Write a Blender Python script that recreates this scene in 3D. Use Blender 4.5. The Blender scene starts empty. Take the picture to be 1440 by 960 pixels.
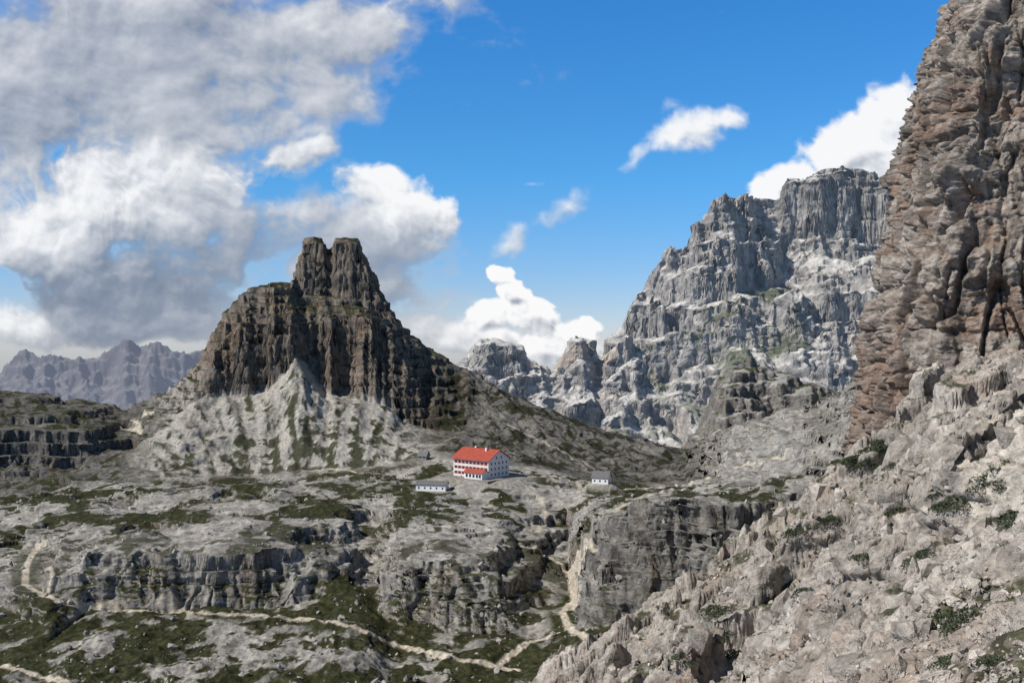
import bpy, math, numpy as np, time
from mathutils import Vector
T0=time.time()
F=1400.0
Q=0.78   # mesh quality
rng=np.random.default_rng(7)
f32=np.float32
# ---------------------------------------------------------------- noise
_ang=rng.random((256,256))*2*np.pi
G2=np.stack([np.cos(_ang),np.sin(_ang)],-1).astype(f32)
_g=rng.normal(size=(64,64,64,3)); _g/=np.linalg.norm(_g,axis=-1,keepdims=True)
G3=_g.astype(f32)
R2=rng.random((512,512)).astype(f32)
def fade(t): return t*t*t*(t*(t*6-15)+10)
def p2(x,y,s=0):
    x=np.asarray(x,dtype=np.float64)+s*17.37; y=np.asarray(y,dtype=np.float64)+s*31.73
    xi=np.floor(x);yi=np.floor(y);fx=(x-xi).astype(f32);fy=(y-yi).astype(f32)
    xi=xi.astype(np.int32)&255;yi=yi.astype(np.int32)&255;x1=(xi+1)&255;y1=(yi+1)&255
    def d(a,b,u,v):
        g=G2[a,b];return g[...,0]*u+g[...,1]*v
    u=fade(fx);v=fade(fy)
    n0=d(xi,yi,fx,fy);n1=d(x1,yi,fx-1,fy);n2=d(xi,y1,fx,fy-1);n3=d(x1,y1,fx-1,fy-1)
    a=n0+u*(n1-n0);b=n2+u*(n3-n2)
    return (a+v*(b-a))*1.5
def fb2(x,y,o=4,s=0,g=0.5):
    r=0;a=1.0;f=1.0
    for i in range(o):
        r=r+a*p2(x*f,y*f,s+i*3);a*=g;f*=2.03
    return r
def rid2(x,y,o=4,s=0):
    r=0;a=1.0;f=1.0
    for i in range(o):
        r=r+a*(1-2*np.abs(p2(x*f,y*f,s+i*5)));a*=0.5;f*=2.1
    return r*0.5
def p3(x,y,z,s=0):
    x=np.asarray(x,dtype=np.float64)+s*7.37;y=np.asarray(y,dtype=np.float64)+s*3.73;z=np.asarray(z,dtype=np.float64)+s*5.11
    xi=np.floor(x);yi=np.floor(y);zi=np.floor(z)
    fx=(x-xi).astype(f32);fy=(y-yi).astype(f32);fz=(z-zi).astype(f32)
    xi=xi.astype(np.int32)&63;yi=yi.astype(np.int32)&63;zi=zi.astype(np.int32)&63
    x1=(xi+1)&63;y1=(yi+1)&63;z1=(zi+1)&63
    u=fade(fx);v=fade(fy);w=fade(fz)
    def d(a,b,c,p,q,r):
        g=G3[a,b,c];return g[...,0]*p+g[...,1]*q+g[...,2]*r
    def L(a,b,t):return a+t*(b-a)
    A=L(d(xi,yi,zi,fx,fy,fz),d(x1,yi,zi,fx-1,fy,fz),u)
    B=L(d(xi,y1,zi,fx,fy-1,fz),d(x1,y1,zi,fx-1,fy-1,fz),u)
    C=L(d(xi,yi,z1,fx,fy,fz-1),d(x1,yi,z1,fx-1,fy,fz-1),u)
    D=L(d(xi,y1,z1,fx,fy-1,fz-1),d(x1,y1,z1,fx-1,fy-1,fz-1),u)
    return L(L(A,B,v),L(C,D,v),w)*1.5
def fb3(x,y,z,o=4,s=0,g=0.5):
    r=0;a=1.0;f=1.0
    for i in range(o):
        r=r+a*p3(x*f,y*f,z*f,s+i*2);a*=g;f*=2.03
    return r
def sst(a,b,x):
    t=np.clip((x-a)/(b-a),0,1);return t*t*(3-2*t)
def mix(a,b,t): return a+(b-a)*t
def blocks(u,z,h,L,s=0,wb=.55,ge=.34):
    """jointed bedded limestone: random protrusion for each block of each bed"""
    i=np.floor(z/h).astype(np.int32)
    ii=(i+s*37)&511
    off=R2[ii,(s*13+5)&511]*7
    uu=u/L+off
    j=np.floor(uu).astype(np.int32)&511
    r=R2[ii,j]*wb+R2[ii,(s*29+11)&511]*(1-wb)
    fz=z/h-np.floor(z/h);fu=uu-np.floor(uu)
    eu=np.minimum(fu,1-fu)*L;ez=np.minimum(fz,1-fz)*h
    return (r-0.5)*1.3-0.24*(1-sst(0,0.10,eu/min(h,L)))-ge*(1-sst(0,0.13,ez/min(h,L)))
# ---------------------------------------------------------------- lofted relief
class Loft:
    def __init__(s,cols,sig=3.0,asz=True):
        cols=sorted(cols,key=lambda c:c[0])
        px=np.array([c[0] for c in cols],float)
        K=len(cols[0][1])
        for c in cols: assert len(c[1])==K,(c[0],len(c[1]),K)
        Y=np.array([[p[0] for p in c[1]] for c in cols],float)
        P=np.array([[p[1] for p in c[1]] for c in cols],float)
        Z=(480-P)/F*Y
        s.p0=px[0]-100;s.p1=px[-1]+100
        g=np.arange(s.p0,s.p1,1.0);s.n=len(g);s.K=K
        kr=np.exp(-0.5*(np.arange(-12,13)/sig)**2);kr/=kr.sum()
        def sm(v): return np.convolve(np.pad(v,12,mode='edge'),kr,mode='valid')
        s.Y=np.stack([sm(np.interp(g,px,Y[:,k])) for k in range(K)],0).astype(f32)
        s.Z=np.stack([sm(np.interp(g,px,Z[:,k])) for k in range(K)],0).astype(f32)
    def __call__(s,px,y):
        q=np.clip(px-s.p0,0,s.n-2.001);i=q.astype(np.int32);f=(q-i).astype(f32)
        Yp=s.Y[0][i]*(1-f)+s.Y[0][i+1]*f;Zp=s.Z[0][i]*(1-f)+s.Z[0][i+1]*f
        z=Zp.copy();t=np.zeros_like(z)
        for k in range(1,s.K):
            Yn=s.Y[k][i]*(1-f)+s.Y[k][i+1]*f;Zn=s.Z[k][i]*(1-f)+s.Z[k][i+1]*f
            m=y>=Yp;fc=np.clip((y-Yp)/np.maximum(Yn-Yp,.1),0,1)
            z=np.where(m,Zp+fc*(Zn-Zp),z);t=np.where(m,k-1+fc,t)
            Yp,Zp=Yn,Zn
        return z,t
def zpy(y,z): return 480-z/y*F
# ---------------------------------------------------------------- mesh helpers
def mesh_grid(name,X,Y,Z,col,mat,smooth=True,alpha=None):
    nr,nc=X.shape
    co=np.stack([X,Y,Z],-1).reshape(-1,3).astype(f32)
    idx=np.arange(nr*nc,dtype=np.int32).reshape(nr,nc)
    q=np.stack([idx[:-1,:-1],idx[:-1,1:],idx[1:,1:],idx[1:,:-1]],-1).reshape(-1,4)
    return mesh_arr(name,co,q,col.reshape(-1,3),mat,smooth,alpha)
def mesh_arr(name,co,q,col,mat,smooth=True,alpha=None):
    me=bpy.data.meshes.new(name)
    n=q.shape[1]
    me.vertices.add(len(co));me.vertices.foreach_set('co',co.astype(f32).ravel())
    me.loops.add(q.size);me.loops.foreach_set('vertex_index',q.astype(np.int32).ravel())
    me.polygons.add(len(q));me.polygons.foreach_set('loop_start',np.arange(0,q.size,n,dtype=np.int32))
    me.update(calc_edges=True)
    me.polygons.foreach_set('use_smooth',np.full(len(q),smooth,dtype=bool))
    if col is not None:
        at=me.color_attributes.new('Col','FLOAT_COLOR','POINT')
        c4=np.ones((len(co),4),f32);c4[:,:3]=np.clip(col,0.003,1.2)
        if alpha is not None: c4[:,3]=alpha.ravel()
        at.data.foreach_set('color',c4.ravel())
    ob=bpy.data.objects.new(name,me);bpy.context.scene.collection.objects.link(ob)
    me.materials.append(mat)
    return ob
def box1(w,n,ax):
    if n<2:return w
    pad=[(0,0),(0,0)];pad[ax]=(n//2+1,n-1-n//2)
    c=np.cumsum(np.pad(w,pad,mode='edge'),axis=ax)
    return (np.take(c,range(n,c.shape[ax]),ax)-np.take(c,range(0,c.shape[ax]-n),ax))/n
def sheet(px0,px1,nc,y0,y1,nr,hf,clin=0.05):
    nc=int(nc*Q);nr=int(nr*Q)
    cc=max(40,nc//8);rr=700
    pc=np.linspace(px0,px1,cc);yy=np.exp(np.linspace(math.log(y0),math.log(y1),rr))
    A,Yc=np.meshgrid((pc-720)/F,yy)
    z=hf(A*Yc,Yc)[0];e=z/Yc
    rm=np.maximum.accumulate(e,0)
    de=np.diff(e,axis=0);dl=np.diff(np.log(Yc),axis=0)
    w=np.where(de>0,de,0.1*np.abs(de))
    vis=(e[1:]>=rm[1:]-0.004)
    w=w*np.where(vis,1,0.12)+clin*dl*np.where(vis,1,.3)
    w=box1(box1(box1(w,9,0),7,1),9,0)
    cs=np.vstack([np.zeros((1,cc)),np.cumsum(w,0)]);cs/=cs[-1]
    g=np.linspace(0,1,nr)
    YR=np.stack([np.interp(g,cs[:,j],yy) for j in range(cc)],1)
    pf=np.linspace(px0,px1,nc)
    fi=(pf-px0)/(px1-px0)*(cc-1);i=np.clip(fi.astype(int),0,cc-2);fr=fi-i
    Yf=YR[:,i]*(1-fr)+YR[:,i+1]*fr
    X=Yf*((pf-720)/F)[None,:]
    return X,Yf
def normals(X,Y,Z):
    P=np.stack([X,Y,Z],-1)
    du=np.gradient(P,axis=1);dv=np.gradient(P,axis=0)
    n=np.cross(du,dv);n/=np.linalg.norm(n,axis=-1,keepdims=True)+1e-9
    return n.astype(f32)
def C(*c): return np.array(c,dtype=f32)
def lay(col,c,m): 
    m=np.clip(m,0,1)[...,None];return col*(1-m)+c*m
# ---------------------------------------------------------------- materials
def nodes_of(m):
    m.use_nodes=True;nt=m.node_tree
    return nt,nt.nodes,nt.links
def rock_mat(name,s,bump,amt=0.5,emis=None,streak=1.0,det=5):
    m=bpy.data.materials.new(name);nt,N,L=nodes_of(m);b=N['Principled BSDF']
    b.inputs['Roughness'].default_value=0.95
    b.inputs['Specular IOR Level'].default_value=0.1
    at=N.new('ShaderNodeAttribute');at.attribute_name='Col'
    tc=N.new('ShaderNodeTexCoord')
    mp=N.new('ShaderNodeMapping');mp.inputs['Scale'].default_value=(1,1,streak);L.new(tc.outputs['Object'],mp.inputs['Vector'])
    n1=N.new('ShaderNodeTexNoise');n1.inputs['Scale'].default_value=s;n1.inputs['Detail'].default_value=det;n1.inputs['Roughness'].default_value=0.72
    L.new(mp.outputs[0],n1.inputs['Vector'])
    mr=N.new('ShaderNodeMapRange');mr.inputs[1].default_value=0.3;mr.inputs[2].default_value=0.7
    mr.inputs[3].default_value=1-amt;mr.inputs[4].default_value=1+amt;L.new(n1.outputs['Fac'],mr.inputs[0])
    mul=N.new('ShaderNodeVectorMath');mul.operation='MULTIPLY';L.new(at.outputs['Color'],mul.inputs[0]);L.new(mr.outputs[0],mul.inputs[1])
    L.new(mul.outputs[0],b.inputs['Base Color'])
    bp=N.new('ShaderNodeBump');bp.inputs['Strength'].default_value=1.0;bp.inputs['Distance'].default_value=bump
    L.new(n1.outputs['Fac'],bp.inputs['Height']);L.new(bp.outputs[0],b.inputs['Normal'])
    if emis:
        b.inputs['Emission Color'].default_value=(*emis[:3],1);b.inputs['Emission Strength'].default_value=emis[3]
        m.cycles.emission_sampling='NONE'
    return m
def flat_mat(name,c,rough=0.8,var=0.25,s=3.0):
    m=bpy.data.materials.new(name);nt,N,L=nodes_of(m);b=N['Principled BSDF']
    b.inputs['Roughness'].default_value=rough
    tc=N.new('ShaderNodeTexCoord');n1=N.new('ShaderNodeTexNoise');n1.inputs['Scale'].default_value=s;n1.inputs['Detail'].default_value=4
    L.new(tc.outputs['Object'],n1.inputs['Vector'])
    mr=N.new('ShaderNodeMapRange');mr.inputs[1].default_value=0.3;mr.inputs[2].default_value=0.7;mr.inputs[3].default_value=1-var;mr.inputs[4].default_value=1+var
    L.new(n1.outputs['Fac'],mr.inputs[0])
    v=N.new('ShaderNodeVectorMath');v.operation='MULTIPLY';v.inputs[0].default_value=c;L.new(mr.outputs[0],v.inputs[1]);L.new(v.outputs[0],b.inputs['Base Color'])
    return m
M_near=rock_mat('limestone_scree',1.8,0.35,0.5)
M_mid=rock_mat('limestone_slabs',0.4,1.0,0.5,streak=2.2)
M_cliff=rock_mat('banded_cliff_rock',0.9,0.5,0.45,streak=1.7)
M_big=rock_mat('dolomite_massif',0.03,13,0.35,(0.35,0.5,0.75,0.05),streak=1.6)  # faint blue emission paints distance haze onto the rock
M_far=rock_mat('hazy_range_rock',0.006,20,0.2,(0.38,0.44,0.60,0.30))  # stronger blue emission paints in haze; the ground sheet glows with it
M_hill=rock_mat('hill_rock',0.12,4,0.4,streak=2)
# ================================================================ VALLEY + CENTRAL PEAK
S=lambda y,z:(y,zpy(y,z))
def bk(z=-160): return S(1500,z)
cols=[
(-350,[S(150,-104),(400,835),(430,790),(500,740),(560,700),(640,690),(700,640),(730,590),(760,560),(800,545),(850,540),bk()]),
(0,[S(150,-112),(345,925),(392,830),(470,762),(540,715),(600,702),(660,684),(690,605),(740,578),(790,552),(830,547),bk()]),
(60,[S(150,-110),(350,915),(395,812),(470,750),(550,700),(610,688),(670,665),(700,605),(750,578),(800,558),(840,552),bk()]),
(120,[S(150,-108),(385,862),(402,775),(470,740),(560,690),(620,675),(690,645),(715,602),(770,582),(820,566),(850,562),bk()]),
(180,[S(150,-108),(392,855),(403,768),(480,730),(560,690),(640,668),(720,632),(760,605),(800,590),(840,575),(870,571),bk()]),
(235,[S(150,-108),(395,853),(403,768),(480,728),(565,688),(655,666),(740,600),(790,565),(820,553),(850,546),(870,545),bk()]),
(268,[S(150,-108),(395,852),(403,768),(480,726),(570,686),(665,666),(765,568),(790,545),(812,532),(835,524),(855,522),bk()]),
(282,[S(150,-108),(395,852),(403,768),(480,726),(570,686),(672,665),(776,558),(796,530),(820,512),(838,505),(855,503),bk()]),
(298,[S(150,-108),(395,852),(403,768),(480,726),(571,686),(676,665),(782,556),(798,500),(820,482),(838,470),(855,468),bk()]),
(315,[S(150,-108),(395,852),(403,768),(480,726),(572,686),(680,665),(788,556),(801,475),(822,450),(840,438),(858,438),bk()]),
(345,[S(150,-108),(395,852),(403,768),(480,725),(575,684),(690,665),(790,556),(804,455),(822,425),(840,408),(862,406),bk()]),
(380,[S(150,-108),(395,852),(403,770),(480,725),(580,682),(690,664),(790,548),(805,450),(825,418),(850,397),(870,394),bk()]),
(410,[S(150,-108),(395,850),(404,772),(480,726),(585,680),(690,662),(796,515),(808,452),(835,416),(860,398),(885,397),bk()]),
(417,[S(150,-108),(395,850),(405,775),(480,726),(585,680),(690,662),(799,500),(808,455),(868,405),(886,380),(905,374),bk()]),
(424,[S(150,-108),(395,849),(406,778),(480,727),(588,680),(690,661),(798,508),(808,456),(868,407),(880,350),(910,343),bk()]),
(429,[S(150,-108),(395,849),(406,778),(480,727),(588,680),(690,661),(798,508),(808,456),(868,407),(880,339),(910,332),bk()]),
(440,[S(150,-108),(395,848),(408,780),(480,727),(588,679),(690,661),(794,530),(808,455),(868,408),(880,337),(910,330),bk()]),
(457,[S(150,-108),(395,846),(410,785),(480,728),(588,678),(690,660),(790,552),(808,450),(868,410),(880,343),(910,337),bk()]),
(461,[S(150,-108),(395,845),(412,788),(480,729),(588,678),(690,660),(790,552),(808,449),(872,411),(888,358),(915,351),bk()]),
(465,[S(150,-108),(395,845),(412,788),(480,729),(588,678),(690,660),(790,553),(808,448),(872,412),(888,356),(915,349),bk()]),
(469,[S(150,-108),(395,844),(415,790),(480,730),(588,677),(690,660),(790,553),(808,446),(870,414),(878,341),(910,334),bk()]),
(502,[S(150,-108),(392,846),(422,800),(485,733),(590,676),(690,658),(790,558),(808,442),(870,418),(877,341),(910,334),bk()]),
(510,[S(150,-108),(390,850),(428,806),(490,738),(590,675),(690,656),(790,562),(808,443),(868,425),(878,360),(905,350),bk()]),
(527,[S(150,-108),(388,862),(428,808),(490,740),(590,674),(690,654),(790,566),(808,446),(862,434),(876,395),(900,384),bk()]),
(545,[S(150,-108),(382,880),(400,798),(485,732),(592,673),(690,652),(790,570),(809,456),(850,447),(870,428),(890,422),bk()]),
(565,[S(150,-108),(380,886),(396,794),(480,727),(595,672),(690,648),(788,590),(811,500),(840,476),(865,458),(882,452),bk()]),
(600,[S(150,-109),(376,888),(393,790),(480,726),(597,670),(685,642),(782,604),(810,560),(835,520),(865,495),(885,486),bk()]),
(650,[S(150,-109),(372,890),(392,790),(480,730),(600,669),(675,640),(765,610),(800,575),(825,545),(855,522),(875,516),bk()]),
(700,[S(150,-109),(375,888),(395,795),(485,734),(602,669),(665,650),(745,622),(780,592),(810,568),(840,550),(862,546),bk()]),
(760,[S(150,-109),(382,880),(420,822),(490,750),(600,672),(660,660),(730,635),(760,610),(790,590),(822,575),(845,571),bk()]),
(800,[S(150,-109),(388,866),(430,825),(485,770),(585,680),(655,666),(715,646),(745,625),(775,606),(808,594),(830,590),bk()]),
(822,[S(150,-108),(360,885),(375,800),(430,745),(570,686),(650,670),(705,652),(738,635),(770,616),(800,603),(822,599),bk()]),
(850,[S(150,-106),(350,890),(360,780),(385,722),(560,690),(645,674),(700,660),(732,642),(762,626),(795,611),(815,607),bk()]),
(900,[S(150,-104),(345,882),(352,770),(362,700),(545,688),(640,680),(695,668),(725,650),(755,638),(788,624),(808,620),bk()]),
(960,[S(150,-100),(342,865),(350,765),(358,694),(520,686),(620,682),(670,668),(700,657),(730,650),(760,641),(780,637),bk()]),
(1030,[S(150,-95),(335,850),(345,760),(356,690),(480,674),(540,658),(580,640),(620,620),(650,608),(690,600),(720,598),bk()]),
(1100,[S(150,-90),(325,850),(345,755),(362,682),(450,655),(500,638),(540,620),(580,600),(600,588),(640,578),(680,576),bk()]),
(1200,[S(150,-80),(300,880),(340,775),(370,680),(410,630),(450,605),(500,585),(540,572),(570,560),(600,550),(640,548),bk(-60)]),
(1320,[S(150,-60),(290,860),(330,760),(360,660),(400,590),(450,560),(500,540),(540,520),(570,505),(600,495),(640,490),bk(0)]),
(1800,[S(150,-40),(290,820),(330,700),(360,600),(400,500),(450,460),(500,440),(540,420),(570,405),(600,400),(640,400),bk(0)]),
]
L_mid=Loft(cols,1.3)
HX,HY=(678-720)/F*600,600.0;HZ=(480-668)/F*600
pads=[(HX,HY,HZ,26),((608-720)/F*570,570,(480-689)/F*570,9),((846-720)/F*575,575,(480-679)/F*575,8)]
def H_mid(x,y):
    px=720+F*x/y
    n1=fb2(x/45,y/45,3,1);n2=fb2(x/14,y/14,3,5)
    hi=sst(770,800,y)*(1-.75*sst(600,680,px))*sst(255,285,px)
    gul=rid2(px*0.62/22,y/160,3,9)         # broad buttresses and gullies on the peak
    amp=1-0.6*sst(850,870,y)
    yw=y+n1*(7+2*sst(450,520,y))+n2*(4-2.5*hi)+hi*amp*(gul-0.25)*13
    pw=px+fb2(x/9,y/9,2,11)*(5-3.8*hi)+n1*(4-3.7*hi)
    z,t=L_mid(pw,yw)
    lm=np.clip(sst(1.2,2.0,t)-sst(4.3,5.0,t)*(1-sst(330,150,px)) ,0,1)
    lm=np.maximum(lm,sst(880,980,px)*.8)
    pk=sst(5.95,6.1,t)*(1-sst(600,680,px))
    lm=np.maximum(lm,pk*.75)
    for h,k,s in ((8.0,0.95,3),(2.8,0.85,4),(1.1,.6,6)):
        zt=z+0.03*x+fb2(x/50,y/50,2,20+s)*(3.5-2.2*pk)
        f=zt/h-np.floor(zt/h)
        st=sst(0.70,0.98,f)
        z=z+h*(st-f)*k*lm*(0.35+0.65*sst(-.3,.3,p2(x/40,y/40,30+s)))
    scz=sst(4.9,5.2,t)*(1-sst(5.9,6.05,t))*sst(180,230,px)*(1-sst(560,620,px))
    flank=sst(600,660,px)*(1-sst(930,980,px))*sst(5,5.4,t)
    z=z+(fb2(x/28,y/28,4,40)*1.3+rid2(x/9,y/9,3,45)*0.5)*(1-.3*hi)*(1-.75*scz)
    z=z+flank*((rid2((x+y*.5)/26,(y-x)/90,4,47)-.3)*5.0)
    z=z+scz*rid2((px-(px-430)*np.clip(t-5,0,1)*.25)/26,t*.6,2,48)*2.2
    z=z+sst(1.3,0.8,t)*(rid2(x/22,y/22,4,50)*3.6-1)
    for (a,b,c,r) in pads:
        d=np.sqrt((x-a)**2+(y-b)**2);m=1-sst(r*.8,r*1.7,d);z=z*(1-m)+c*m
    return z,t
def raycast(hf,px,py,y0,y1,n=1200):
    y=np.linspace(y0,y1,n);a=(px-720)/F;e=(480-py)/F
    z=hf(a*y,y)[0];hit=np.nonzero(z>=e*y)[0]
    if len(hit)==0: return None
    i=hit[0];return (a*y[i],y[i],z[i])
def path_mask(X,Y,pts,w):
    m=np.zeros(X.shape,f32)
    Ymx=Y.max(1);Ymn=Y.min(1)
    for (p,q) in zip(pts[:-1],pts[1:]):
        if math.hypot(p[0]-q[0],p[1]-q[1])>75: continue
        ax,ay=p;bx,by=q
        pad=w*2.5
        rows=np.nonzero((Ymx>min(ay,by)-pad)&(Ymn<max(ay,by)+pad))[0]
        if len(rows)==0: continue
        r0,r1=rows[0],rows[-1]+1
        Xs=X[r0:r1];Ys=Y[r0:r1]
        sel=np.nonzero((Xs>min(ax,bx)-pad)&(Xs<max(ax,bx)+pad)&(Ys>min(ay,by)-pad)&(Ys<max(ay,by)+pad))
        if len(sel[0])==0: continue
        x=Xs[sel];y=Ys[sel];dx,dy=bx-ax,by-ay;l2=dx*dx+dy*dy+1e-6
        t=np.clip(((x-ax)*dx+(y-ay)*dy)/l2,0,1)
        d=np.hypot(x-ax-t*dx,y-ay-t*dy)
        mm=m[r0:r1];mm[sel]=np.maximum(mm[sel],1-sst(w*.6,w*1.4,d))
    return m
def mkpath(hf,pp,y0,y1):
    o=[]
    for (a,b),(c,d) in zip(pp[:-1],pp[1:]):
        n=max(1,int(math.hypot(c-a,d-b)/14))
        for i in range(n):
            t=i/n;r=raycast(hf,a+(c-a)*t,b+(d-b)*t,y0,y1,700)
            if r is not None: o.append((r[0]+rng.normal()*.3,r[1]+rng.normal()*.3))
    return o
P_mid=[(mkpath(H_mid,p,200,900),w) for p,w in [
 ([(725,942),(700,938),(640,925),(590,914),(540,900),(500,882),(455,872),(400,868),(330,864),(240,860),(160,857),(100,852),(62,838),(35,822),(35,800),(50,772),(78,755)],1.3),
 ([(62,838),(75,812),(55,785)],.8),
 ([(0,937),(50,948),(110,965)],1.0),
 ([(700,938),(740,905),(800,885),(845,905),(870,915)],1.3),
 ([(800,885),(790,862),(812,835),(800,800),(760,775),(715,760)],1.3),
 ([(800,800),(830,775),(815,745)],1.0),
 ([(735,680),(758,700),(770,725),(755,748),(760,772)],1.2),
 ([(720,672),(780,668),(830,682),(880,688),(960,682),(1010,668),(1060,650),(1120,640)],1.3),
 ([(580,664),(540,668),(480,660),(400,662)],0.9),
 ([(860,720),(900,700),(960,684)],1.0),
 ([(170,600),(200,610),(185,590),(230,575)],1.0),
 ([(850,668),(800,640),(740,610),(700,590)],.55),
]]
X,Y=sheet(-330,1420,1560,170,1400,1350,H_mid)
Z,t=H_mid(X,Y)
N=normals(X,Y,Z);PX=720+F*X/Y
pm=np.zeros(X.shape,f32);pw_=np.zeros(X.shape,f32)
for pts,w in P_mid:
    if len(pts)>1:
        pm=np.maximum(pm,path_mask(X,Y,pts,w));pw_=np.maximum(pw_,path_mask(X,Y,pts,w*5))
steep=1-sst(0.55,0.85,N[...,2])
padm=np.zeros_like(Z)
for (a,b,c,r) in pads: padm=np.maximum(padm,1-sst(r,r*1.5,np.hypot(X-a,Y-b)))
n_a=fb2(X/40,Y/40,4,70);n_b=fb2(X/9,Y/9,4,71);n_c=fb2(X/2.6,Y/2.6,3,72)
PXn=PX+n_a*26+n_b*9
scr=sst(4.6,5.05,t)*(1-sst(6.0,6.12,t))*sst(165,225,PXn)*(1-sst(565,640,PXn))
zw=Z+0.03*X+fb2(X/30,Y/30,2,60)*1.5
U=X+Y*0.4
peak=sst(5.9,6.1,t)
d=steep*(blocks(U+fb2(X/6,Z/6,2,61)*3,zw,5.5,11,1)*2.4+blocks(U+fb2(X/3,Z/3,2,62)*1.5,zw+.7*p2(X/9,Z/9),1.9,4.4,2)*1.3)*(0.6+.7*peak*sst(250,320,PX))
d=d+steep*(-1.8*np.clip(1-np.abs(p3(X/9,Y/14,Z/30,3))*6,0,1))*(1+.5*peak)
d=d+fb3(X/5,Y/5,Z/4,3,4)*0.4*(.4+steep)
d=d*(1-padm)*(1-.85*pm)*(1-.8*scr)
X=X+N[...,0]*d;Y=Y+N[...,1]*d;Z=Z+N[...,2]*d*.6
N2=normals(X,Y,Z)
band=fb2(zw/1.6,U/60,3,73)
rock=C(.30,.280,.250)*np.ones(X.shape+(1,))*(1+0.30*n_b+.25*band)[...,None]
vst=fb2(U/2.2,zw/18,3,74)
rock=rock*(1-0.5*(steep*sst(0.0,.6,vst)))[...,None]
rock=lay(rock,C(.43,.405,.36),(1-steep)*sst(-.3,.4,n_b)*.75)
rock=rock*(1-.28*sst(.0,.6,n_a)*sst(1.5,2.2,t)*(1-peak))[...,None]
rock=lay(rock,C(.26,.185,.135),steep*sst(.15,.7,n_a+band*.4)*.4)
warm=sst(810,850,PX)*(1-sst(1000,1100,PX))*sst(1,1.2,t)*(1-sst(2.9,3.1,t))
rock=lay(rock,C(.25,.18,.125),warm*sst(.1,.6,n_a+n_b*.5+.1)*.5)
rock=rock*(1-.35*warm)[...,None]
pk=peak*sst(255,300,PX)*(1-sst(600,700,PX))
shaded_prock=C(.160,.138,.116)*(1+.55*band+.25*n_b)[...,None]  # peak rock base kept dark, cloud shadow painted into its colour
shaded_prock=shaded_prock*(1-0.35*sst(0.05,.5,vst))[...,None]
shaded_prock=lay(shaded_prock,C(.25,.170,.115),sst(.05,.55,band+n_a*.6)*.5)
rock=lay(rock,shaded_prock,pk)
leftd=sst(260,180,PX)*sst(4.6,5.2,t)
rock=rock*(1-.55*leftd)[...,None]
grass=mix(C(.026,.029,.012),C(.053,.053,.024),sst(-.5,.6,n_c)[...,None])
gs=(0.74-.25*sst(0,1.5,t)*(1-sst(3.5,4.3,t)))
gm=sst(gs-.05,gs+.15,N2[...,2]+n_b*.10+n_a*.18+n_c*.05)
gm=gm*(1-.2*sst(3.2,1.8,t)*sst(1.6,2.2,t))
gthr=.06-.16*sst(1.6,2.0,t)*(1-sst(3.6,4.2,t))+.14*sst(1.3,.9,t)
gm=np.where(t>5,gm*(1-leftd*(1-sst(-.1,.3,n_b+n_a*.5))),gm*sst(-.14,.08,n_b*.6+n_a*.8+n_c*.14+gthr))
rt=sst(575,650,PXn)*sst(4.8,5.2,t)*(1-sst(960,1000,PX))
gm=gm*(1-scr)
gm=np.maximum(gm*(1-rt),rt*sst(-.22,.22,n_b*.9+.7*n_a+n_c*.2+.05))
gm=np.maximum(gm,pw_*sst(.45,.7,N2[...,2])*sst(-.5,0,n_b+.15)*sst(4,1.5,t))
rightg=sst(970,1050,PX)*sst(3.2,4,t)
gm=gm*(1-.5*rightg)
grass=mix(grass,C(.024,.023,.014)*np.ones_like(grass),(rt*.75)[...,None])  # olive flank grass, darkened further to paint in cloud shadow
col=lay(rock*(1-.48*rt)[...,None],grass,gm)  # flank rock darkened with the same painted cloud shadow
gl=rid2((X+Y*.5)/17,(Y-X)/110,3,83)
col=lay(col,C(.20,.19,.165)*(1+.3*n_c)[...,None],rt*sst(.62,.85,gl+.35*n_b)*.6)
tt=np.clip((t-5),0,1)
sk=fb2((PX-(PX-430)*tt*.25)/13+n_b*.4,tt*1.1,4,80)
scree=C(.37,.345,.30)*(1+.10*n_c)[...,None]
col=lay(col,scree,scr*.97)
col=lay(col,C(.17,.155,.13),scr*sst(.05,.5,sk)*.75)
col=lay(col,C(.042,.045,.022),scr*sst(.04,.26,n_b*.75+sk*.6+(.5-tt)*.6-.12*sst(430,330,PX)+n_c*.2)*.92)
col=lay(col,C(.36,.345,.32),rightg*sst(-.1,.5,n_a+.5*n_b)*.7)
col=lay(col,C(.50,.44,.35)*(1+.1*n_c)[...,None],pm*.95*(1-.4*rt))
col=lay(col,C(.30,.28,.24),padm*.8)
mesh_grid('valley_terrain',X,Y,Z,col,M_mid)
print('mid',time.time()-T0,X.size)
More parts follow.
